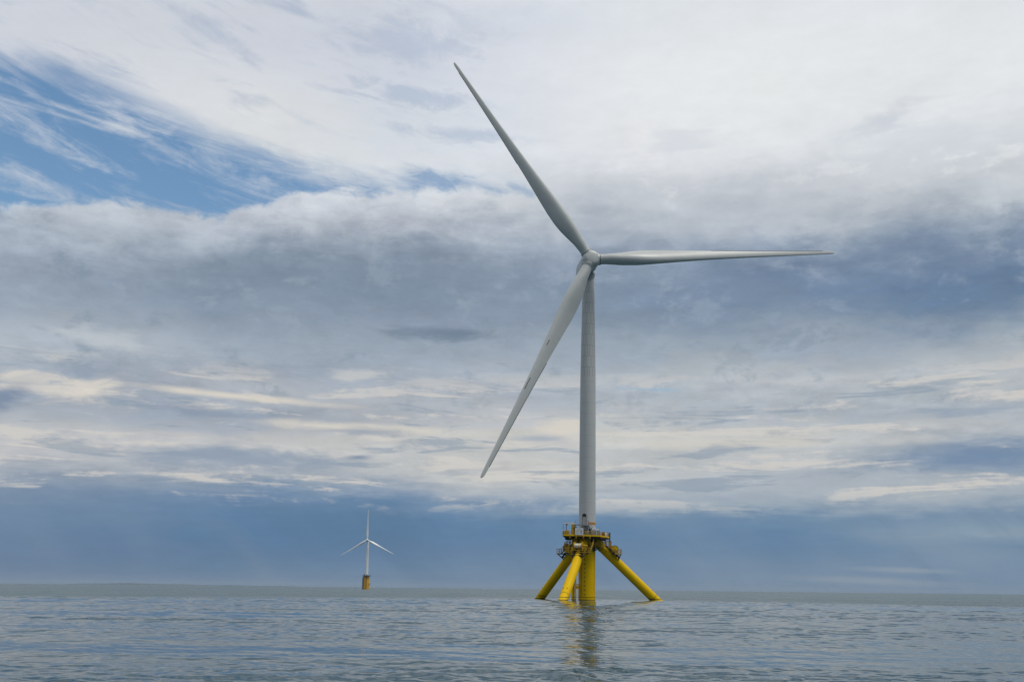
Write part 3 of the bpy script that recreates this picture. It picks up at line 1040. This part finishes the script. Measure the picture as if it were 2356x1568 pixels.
for i in range(n):
    a, b = POLY[i], POLY[(i + 1) % n]
    for h in (0.5, 0.82, 1.15):
        rl.tube((a[0], a[1], ZD + h), (b[0], b[1], ZD + h), 0.045, 8)
deck_rail = rl.build('railing', M['rail'], deck)
for i in range(n):
    a, b = Vector((*POLY[i], 0)), Vector((*POLY[(i + 1) % n], 0))
    m = max(1, int(round((b - a).length / 1.35)))
    for j in range(m):
        q = a + (b - a) * (j / m)
        MB().bar((q.x, q.y, ZD), (q.x, q.y, ZD + 1.18), 0.09).build('post', M['rail'], deck_rail)

# raised landing in front of the tower door
LZ = 18.5
LX0, LX1 = -3.2, 0.0
LXM = (LX0 + LX1) / 2
ln = MB().box((LXM, -3.35, LZ - 0.06), (LX1 - LX0 + 0.2, 2.3, 0.12))
for x, y in ((LX0, -4.4), (LX1, -4.4), (LXM, -4.4), (LX0, -2.4), (LX1, -2.4)):
    ln.bar((x, y, ZD), (x, y, LZ), 0.13)
ln.bar((LX0, -4.42, ZD + 0.1), (LXM, -4.42, LZ - 0.1), 0.10).bar((LX1, -4.42, ZD + 0.1), (LXM, -4.42, LZ - 0.1), 0.10)
ln.bar((LX0, -4.4, LZ - 0.2), (LX1, -4.4, LZ - 0.2), 0.16)
landing = ln.build('door_landing', M['grey'], turbine)
lr = MB()
for h in (0.55, 1.1):
    for a, b in (((LX0, -2.3), (LX0, -4.45)), ((LX0, -4.45), (LX1, -4.45)), ((LX1, -4.45), (LX1, -3.4))):
        lr.tube((*a, LZ + h), (*b, LZ + h), 0.03, 8)
for a in ((LX0, -2.3), (LX0, -4.45), (LXM, -4.45), (LX1, -4.45), (LX1, -3.4)):
    lr.tube((*a, LZ), (*a, LZ + 1.12), 0.035, 8)
lr.build('railing', M['grey'], landing)
sr = MB()
for y in (-3.3, -2.5):
    sr.bar((LX1, y, LZ - 0.1), (LX1 + 2.1, y, ZD + 0.1), 0.10, 0.26)
    sr.tube((LX1, y, LZ + 1.0), (LX1 + 2.1, y, ZD + 1.15), 0.03, 8)
    for q in range(5):
        x = LX1 + q * 0.5
        z = LZ - 0.1 - q * 0.66
        sr.tube((x, y, z), (x, y, z + 1.1), 0.025, 8)
for i in range(12):
    sr.box((LX1 + 0.1 + i * 0.17, -2.9, LZ - 0.25 - i * 0.225), (0.24, 0.74, 0.04))
sr.build('stair', M['grey'], landing)
# tapered grey transition piece under the tower flange; dark boxes paint in cavity shade
tp = MB().lathe([(2.6, ZD), (2.6, ZD + 0.2), (2.3, 17.2), (2.3, 17.3)], n=56).build('transition_piece', M['grey'], turbine)
MB().box((-1.75, -2.3, 16.9), (1.0, 0.5, 0.9)).build('cavity_shade', M['dark'], tp)
MB().box((0.75, -2.45, 17.2), (0.85, 0.5, 1.0), Matrix.Rotation(R(-22), 3, 'Y')).build('cavity_shade', M['dark'], tp)
MB().tube((-2.5, -4.7, 16.5), (-1.6, -4.6, 17.9), 0.09, 10).tube((-1.6, -4.6, 17.9), (-1.3, -4.6, 18.3), 0.09, 10).build('cable_run', M['dark'], landing)


# ------------------------------------------------------------------ separate things standing on or hung from the turbine
def on_turbine(name, p, rz=0.0):
    return empty(name, ROOT @ Matrix.Translation(p) @ Matrix.Rotation(rz, 4, 'Z'))


# winches: built once, copied for the other two legs
def make_winch():
    w = on_turbine('winch', (0, 0, 0))
    dr = MB().lathe([(0.50, -1.0), (0.50, 1.0)], base=(0, 0, 1.05), axis=(1, 0, 0), n=40).build('drum', M['yellow'], w)
    for x0, x1 in ((-0.95, -0.08), (0.22, 0.98)):
        rp = []
        q = x0
        while q < x1:
            rp += [(0.58, q), (0.645, q + 0.05), (0.58, q + 0.10)]
            q += 0.105
        MB().lathe(rp, base=(0, 0, 1.05), axis=(1, 0, 0), n=40).build('rope', M['rope'], dr)
    for s in (-1, 1):
        fo = MB().lathe([(0.98, 0), (0.98, 0.10)], base=(1.02 * s - 0.05, 0, 1.05), axis=(1, 0, 0), n=40).build('flange', M['yellow'], w)
        rm = MB()
        rm.lathe([(0.86, -0.05), (0.86, 0.17), (1.0, 0.17), (1.0, -0.05)], base=(1.02 * s - 0.05, 0, 1.05), axis=(1, 0, 0), n=40, cap=False)
        for i in range(6):
            a = i * math.pi / 3
            rm.bar((1.02 * s + 0.09 * s, 0.12 * math.cos(a), 1.05 + 0.12 * math.sin(a)), (1.02 * s + 0.09 * s, 0.9 * math.cos(a), 1.05 + 0.9 * math.sin(a)), 0.09)
        rm.build('spoked_rim', M['rail'], fo)
    fr = MB()
    for s in (-1.28, 1.28):
        fr.bar((s, -0.9, 0), (s, 0, 1.05), 0.18).bar((s, 0.9, 0), (s, 0, 1.05), 0.18).bar((s, -1.0, 0.02), (s, 1.0, 0.02), 0.2)
    fr.bar((-1.28, -0.9, 0.02), (1.28, -0.9, 0.02), 0.18).bar((-1.28, 0.9, 0.02), (1.28, 0.9, 0.02), 0.18)
    fr.build('stand', M['rail'], w)
    mo = MB().tube((1.3, 0, 1.05), (2.15, 0, 1.05), 0.34, 20).tube((2.15, 0, 1.05), (2.25, 0, 1.05), 0.25, 20).box((1.75, 0, 0.5), (0.6, 0.5, 0.75))
    mo.build('motor', M['rail'], w)
    return w


def copy_tree(o, parent=None):
    kids = [c for c in bpy.data.objects if c.parent == o]
    c = o.copy()
    COL.objects.link(c)
    if parent is not None:
        c.parent = parent
    for k in kids:
        copy_tree(k, c)
    return c


w0 = make_winch()
for i, (deg, rr, zo, lab) in enumerate([
        (202, 6.9, 1.58, 'yellow winch wound with white rope, facing front above the nearest tripod leg'),
        (82, 7.05, 1.38, 'yellow winch seen from its round spoked side, on the right-hand tripod leg'),
        (322, 6.7, 1.5, 'yellow winch half hidden by railings, on the left tripod leg at the back')]):
    w = w0 if i == 0 else copy_tree(w0)
    P = leg_frame(deg)
    w.matrix_world = ROOT @ Matrix.Translation(P(rr, 0, leg_z(rr) + zo)) @ Matrix.Rotation(R(180 - deg), 4, 'Z')
    tag(w, lab, 'winch', 'mooring winches on the tripod legs')

# sign board hung on the front railing
sg = on_turbine('sign_board', (-2.42, -5.64, ZD + 0.18))
tag(sg, 'square white sign board with company names and a round emblem, hung on the deck railing', 'sign')
MB().box((0, 0, 0.86), (2.08, 0.06, 1.72)).build('panel', M['white'], sg)
MB().bar((-0.9, 0.08, 0.95), (0.9, 0.08, 0.95), 0.07).bar((-0.9, 0.08, 0.35), (0.9, 0.08, 0.35), 0.07).build('bracket', M['grey'], sg)


def lettering(txt, size, x, z, m, parent):
    cu = bpy.data.curves.new('lettering', 'FONT')
    cu.body = txt
    cu.size = size
    cu.extrude = 0.006
    cu.align_x = 'CENTER'
    cu.align_y = 'CENTER'
    tmp = bpy.data.objects.new('lettering_source', cu)
    COL.objects.link(tmp)
    bpy.context.view_layer.update()
    me = bpy.data.meshes.new_from_object(tmp.evaluated_get(bpy.context.evaluated_depsgraph_get()))
    bpy.data.objects.remove(tmp)
    me.materials.clear()
    me.materials.append(m)
    o = bpy.data.objects.new('lettering', me)
    COL.objects.link(o)
    o.parent = parent
    o.location = (x, -0.04, z)
    o.rotation_euler = (R(90), 0, 0)
    return o


lettering('TetraSpar', 0.26, -0.05, 1.47, M['greyink'], sg)
lettering('Stiesdal', 0.27, -0.42, 0.92, M['navy'], sg)
lettering('TEPCO', 0.24, -0.42, 0.37, M['teal'], sg)
lettering('RWE', 0.29, 0.52, 0.37, M['blue'], sg)
em = MB()
pts = []
for i in range(29):
    a = R(200 - i * 220 / 28.0)
    r = 0.235 + 0.018 * math.cos(i * math.pi / 2)
    pts.append((0.52 + r * math.cos(a), 0.93 + r * math.sin(a)))
pts += [(0.60, 0.70), (0.44, 0.70)]
k = len(pts)
em.add([(x, -0.036, z) for x, z in pts] + [(x, -0.05, z) for x, z in pts],
       [(i, (i + 1) % k, k + (i + 1) % k, k + i) for i in range(k)] + [tuple(range(k)), tuple(range(k, 2 * k))])
emb = em.build('emblem', M['red'], sg)
em2 = MB()
q2 = [(0.52 + (x - 0.52) * 0.8, 0.915 + (z - 0.915) * 0.8) for x, z in pts]
em2.add([(x, -0.047, z) for x, z in q2] + [(x, -0.058, z) for x, z in q2],
        [(i, (i + 1) % k, k + (i + 1) % k, k + i) for i in range(k)] + [tuple(range(k)), tuple(range(k, 2 * k))])
em2.build('emblem_face', M['brass'], emb)

# davit crane
dc = on_turbine('davit_crane', (-3.95, -3.9, ZD))
tag(dc, 'davit crane with yellow post and pale horizontal boom at the left end of the deck', 'crane')
MB().tube((0, 0, 0), (0, 0, 2.7), 0.40, 24, 0.32).box((0.1, 0, 2.45), (0.8, 0.7, 0.9)).build('post', M['rail'], dc)
bo = MB().box((-0.95, 0, 3.12), (3.15, 0.34, 0.34)).box((-0.1, 0, 2.9), (0.9, 0.42, 0.3)).build('boom', M['white'], dc)
MB().box((-1.5, 0, 2.82), (0.35, 0.28, 0.26)).build('trolley', M['dark'], bo)
MB().tube((-2.42, 0, 3.0), (-2.42, 0, 2.05), 0.035, 8).box((-2.44, 0, 1.9), (0.14, 0.14, 0.34)).build('hook', M['dark'], bo)
MB().bar((-1.6, 0.25, 0.0), (-1.6, 0.25, 2.95), 0.22).build('boom_rest', M['grey'], dc)


def cabinet(p, size, mat, label, rz=0.0, name='control_cabinet', cat='cabinet', group=None):
    c = on_turbine(name, p, rz)
    tag(c, label, cat, group)
    w, d, h = size
    MB().box((0, 0, h / 2 + 0.08), (w, d, h)).build('case', mat, c, bevel=0.02)
    MB().box((0, -d / 2 - 0.02, h / 2 + 0.08), (w * 0.84, 0.04, h * 0.84)).build('door', mat, c)
    MB().box((w * 0.3, -d / 2 - 0.06, h / 2 + 0.08), (0.05, 0.05, 0.22)).build('handle', M['dark'], c)
    MB().box((0, 0, 0.04), (w * 0.9, d * 0.9, 0.08)).build('plinth', M['dark'], c)
    return c


cabinet((1.2, -4.7, ZD), (1.25, 0.7, 1.5), M['grey'], 'wide grey cabinet behind the front railing, right of the sign board', group='cabinets on the deck')
cabinet((-0.2, -4.9, ZD), (0.55, 0.5, 1.25), M['grey'], 'narrow grey cabinet standing between the sign board and the wide cabinet', group='cabinets on the deck')
cabinet((-3.35, -3.2, ZD), (0.9, 0.9, 2.2), M['rail'], 'tall yellow cabinet beside the davit crane post, left of the sign', group='cabinets on the deck')
cabinet((-5.5, -4.7, ZD), (0.95, 0.7, 1.25), M['rail'], 'yellow box at the far left corner of the deck', 0.1, 'equipment_box', 'box')
cabinet((4.0, -1.2, ZD), (0.55, 0.5, 1.25), M['red'], 'red fire cabinet by the railing at the right of the deck', -1.0, 'fire_cabinet', 'cabinet')

# life raft canisters in a cradle, cylinders and a mesh cage on the right
lr_ = on_turbine('life_raft', (2.45, -4.75, ZD), R(-60))
tag(lr_, 'white life raft canister stood on end at the right front corner of the deck', 'life raft')
MB().lathe([(0.05, 0.25), (0.30, 0.30), (0.36, 0.45), (0.36, 1.65), (0.30, 1.82), (0.05, 1.86)], n=28).build('canister', M['white'], lr_)
MB().lathe([(0.365, 0.85), (0.39, 0.86), (0.39, 0.95), (0.365, 0.96)], n=28, cap=False).lathe([(0.365, 1.25), (0.39, 1.26), (0.39, 1.35), (0.365, 1.36)], n=28, cap=False).build('strap', M['dark'], lr_)
MB().box((0, 0, 0.12), (0.7, 0.7, 0.24)).bar((0.42, 0, 0), (0.42, 0, 2.1), 0.08).build('cradle', M['rail'], lr_)
for i, (x, y) in enumerate([(4.75, 0.3), (5.1, 0.9)]):
    cy = on_turbine('gas_cylinder', (x, y, ZD))
    tag(cy, 'pale gas cylinder upright by the mesh cage at the right of the deck', 'gas cylinder', 'gas cylinders by the mesh cage')
    MB().lathe([(0.24, 0.0), (0.24, 0.95), (0.16, 1.12), (0.08, 1.18)], n=20).build('bottle', M['rope'], cy)
    MB().lathe([(0.07, 1.17), (0.07, 1.34)], n=12).build('valve', M['dark'], cy)
cage = on_turbine('mesh_cage', (5.35, 2.6, ZD - 0.35))
tag(cage, 'dark mesh cage with pale panels overhanging the right end of the deck', 'cage')
cm = MB()
for i in range(5):
    cm.bar((-0.7 + i * 0.35, -1.0, -0.5), (-0.7 + i * 0.35, -1.0, 1.75), 0.06)
    cm.bar((0.75, -1.0 + i * 0.5, -0.5), (0.75, -1.0 + i * 0.5, 1.75), 0.06)
for i in range(6):
    z = -0.45 + i * 0.43
    cm.bar((-0.75, -1.0, z), (0.75, -1.0, z), 0.06).bar((0.75, -1.0, z), (0.75, 1.0, z), 0.06)
cm.build('bars', M['dark'], cage)
MB().box((-0.05, -0.9, 0.95), (1.1, 0.04, 0.9)).build('panel', M['white'], cage)

# ------------------------------------------------------------------ the far turbine on its single pillar
FR = Matrix.Translation((-188.6, 1300.0, 0.0)) @ Matrix.Rotation(R(-0.3), 4, 'Y')
far = empty('wind_turbine', FR)
tag(far, 'small distant white wind turbine on a single yellow pillar, left of the large one', 'wind turbine', 'wind turbines standing in the sea')
pil = MB().lathe([(4.15, -5), (4.15, 14.4), (3.4, 16.6)], n=40).build('pillar', M['faryellow'], far)
MB().box((0.7, -4.2, 9), (0.55, 0.5, 15)).build('ladder_recess', M['red'], pil)
bl = MB()
for x in (-4.5, -3.7):
    bl.tube((x, -2.6, -3), (x, -2.6, 15.5), 0.35, 10)
for z in (2, 6, 10):
    bl.bar((-4.5, -2.6, z), (-3.0, -1.9, z), 0.4)
bl.build('boat_fender', M['fardark'], pil)
MB().bar((3.6, -1.5, 6.2), (6.0, -2.2, 7.4), 0.5).bar((3.6, -1.5, 4.2), (5.0, -2.0, 6.6), 0.35).build('mooring_arm', M['fardark'], pil)
fd = MB().lathe([(3.3, 16.4), (5.7, 16.55), (5.7, 17.35), (3.0, 17.3)], n=32).build('platform', M['fardark'], far)
rr_ = MB().lathe([(5.0, 18.25), (5.1, 18.25), (5.1, 18.4), (5.0, 18.4)], n=32, cap=False)
for i in range(20):
    a = i * math.pi / 10
    rr_.bar((5.05 * math.sin(a), 5.05 * math.cos(a), 17.2), (5.05 * math.sin(a), 5.05 * math.cos(a), 18.35), 0.14)
rr_.box((-2.6, -3.2, 18.4), (0.9, 0.9, 2.4)).box((1.2, -3.6, 18.0), (1.6, 0.8, 1.6))
rr_.build('railing', M['fardark'], fd)
MB().lathe([(2.05, 17.2), (2.0, 22), (1.75, 45), (1.35, 61.8)], n=40).build('tower', M['farwhite'], far)
fi = FR.inverted()
fh = fi @ Vector((-189.29, 1295.4, 63.2))
fn = Vector((0.13, -0.98, 0.08)).normalized()
fex = Vector((0, 0, 1)).cross(fn).normalized()
fez = fn.cross(fex).normalized()
fl = Vector((fn.x, fn.y, 0)).normalized()
b0 = fh - fl * 1.4
rounded_loft([(b0, 1.4, 1.4), (b0 - fl * 0.6, 1.7, 1.7), (b0 - fl * 7, 1.75, 1.8), (b0 - fl * 9.5, 1.3, 1.4)], None).build('nacelle', M['fardark'], far)
fhub = MB().lathe([(1.2, -1.3), (1.5, -0.6), (1.5, 0.4), (1.1, 1.2), (0.4, 1.6), (0.02, 1.65)], base=fh, axis=fn, n=32).build('hub', M['farwhite'], far)
for a in (90.2, 211.2, -27.3):
    make_blade(fh, fn, fex, fez, R(a), R(2.0), 39.6, far, M['farwhite'], 'blade', sub=False, pitch=4.0, chord=1.12, nsec=26)
bpy.context.view_layer.update()

# ------------------------------------------------------------------ air: thin even haze over the sea
hz = MB().box((0, 0, 80), (98000, 98000, 180)).build('haze', bpy.data.materials.new('haze_air'))
hz['kind'] = 'stuff'
hm = hz.data.materials[0]
hm.use_nodes = True
hm.node_tree.nodes.clear()
_v = hm.node_tree.nodes.new('ShaderNodeVolumePrincipled')
_v.inputs['Color'].default_value = (0.62, 0.76, 0.92, 1)
_v.inputs['Density'].default_value = 2.4e-5
_v.inputs['Anisotropy'].default_value = 0.0
_o = hm.node_tree.nodes.new('ShaderNodeOutputMaterial')
hm.node_tree.links.new(_v.outputs[0], _o.inputs['Volume'])
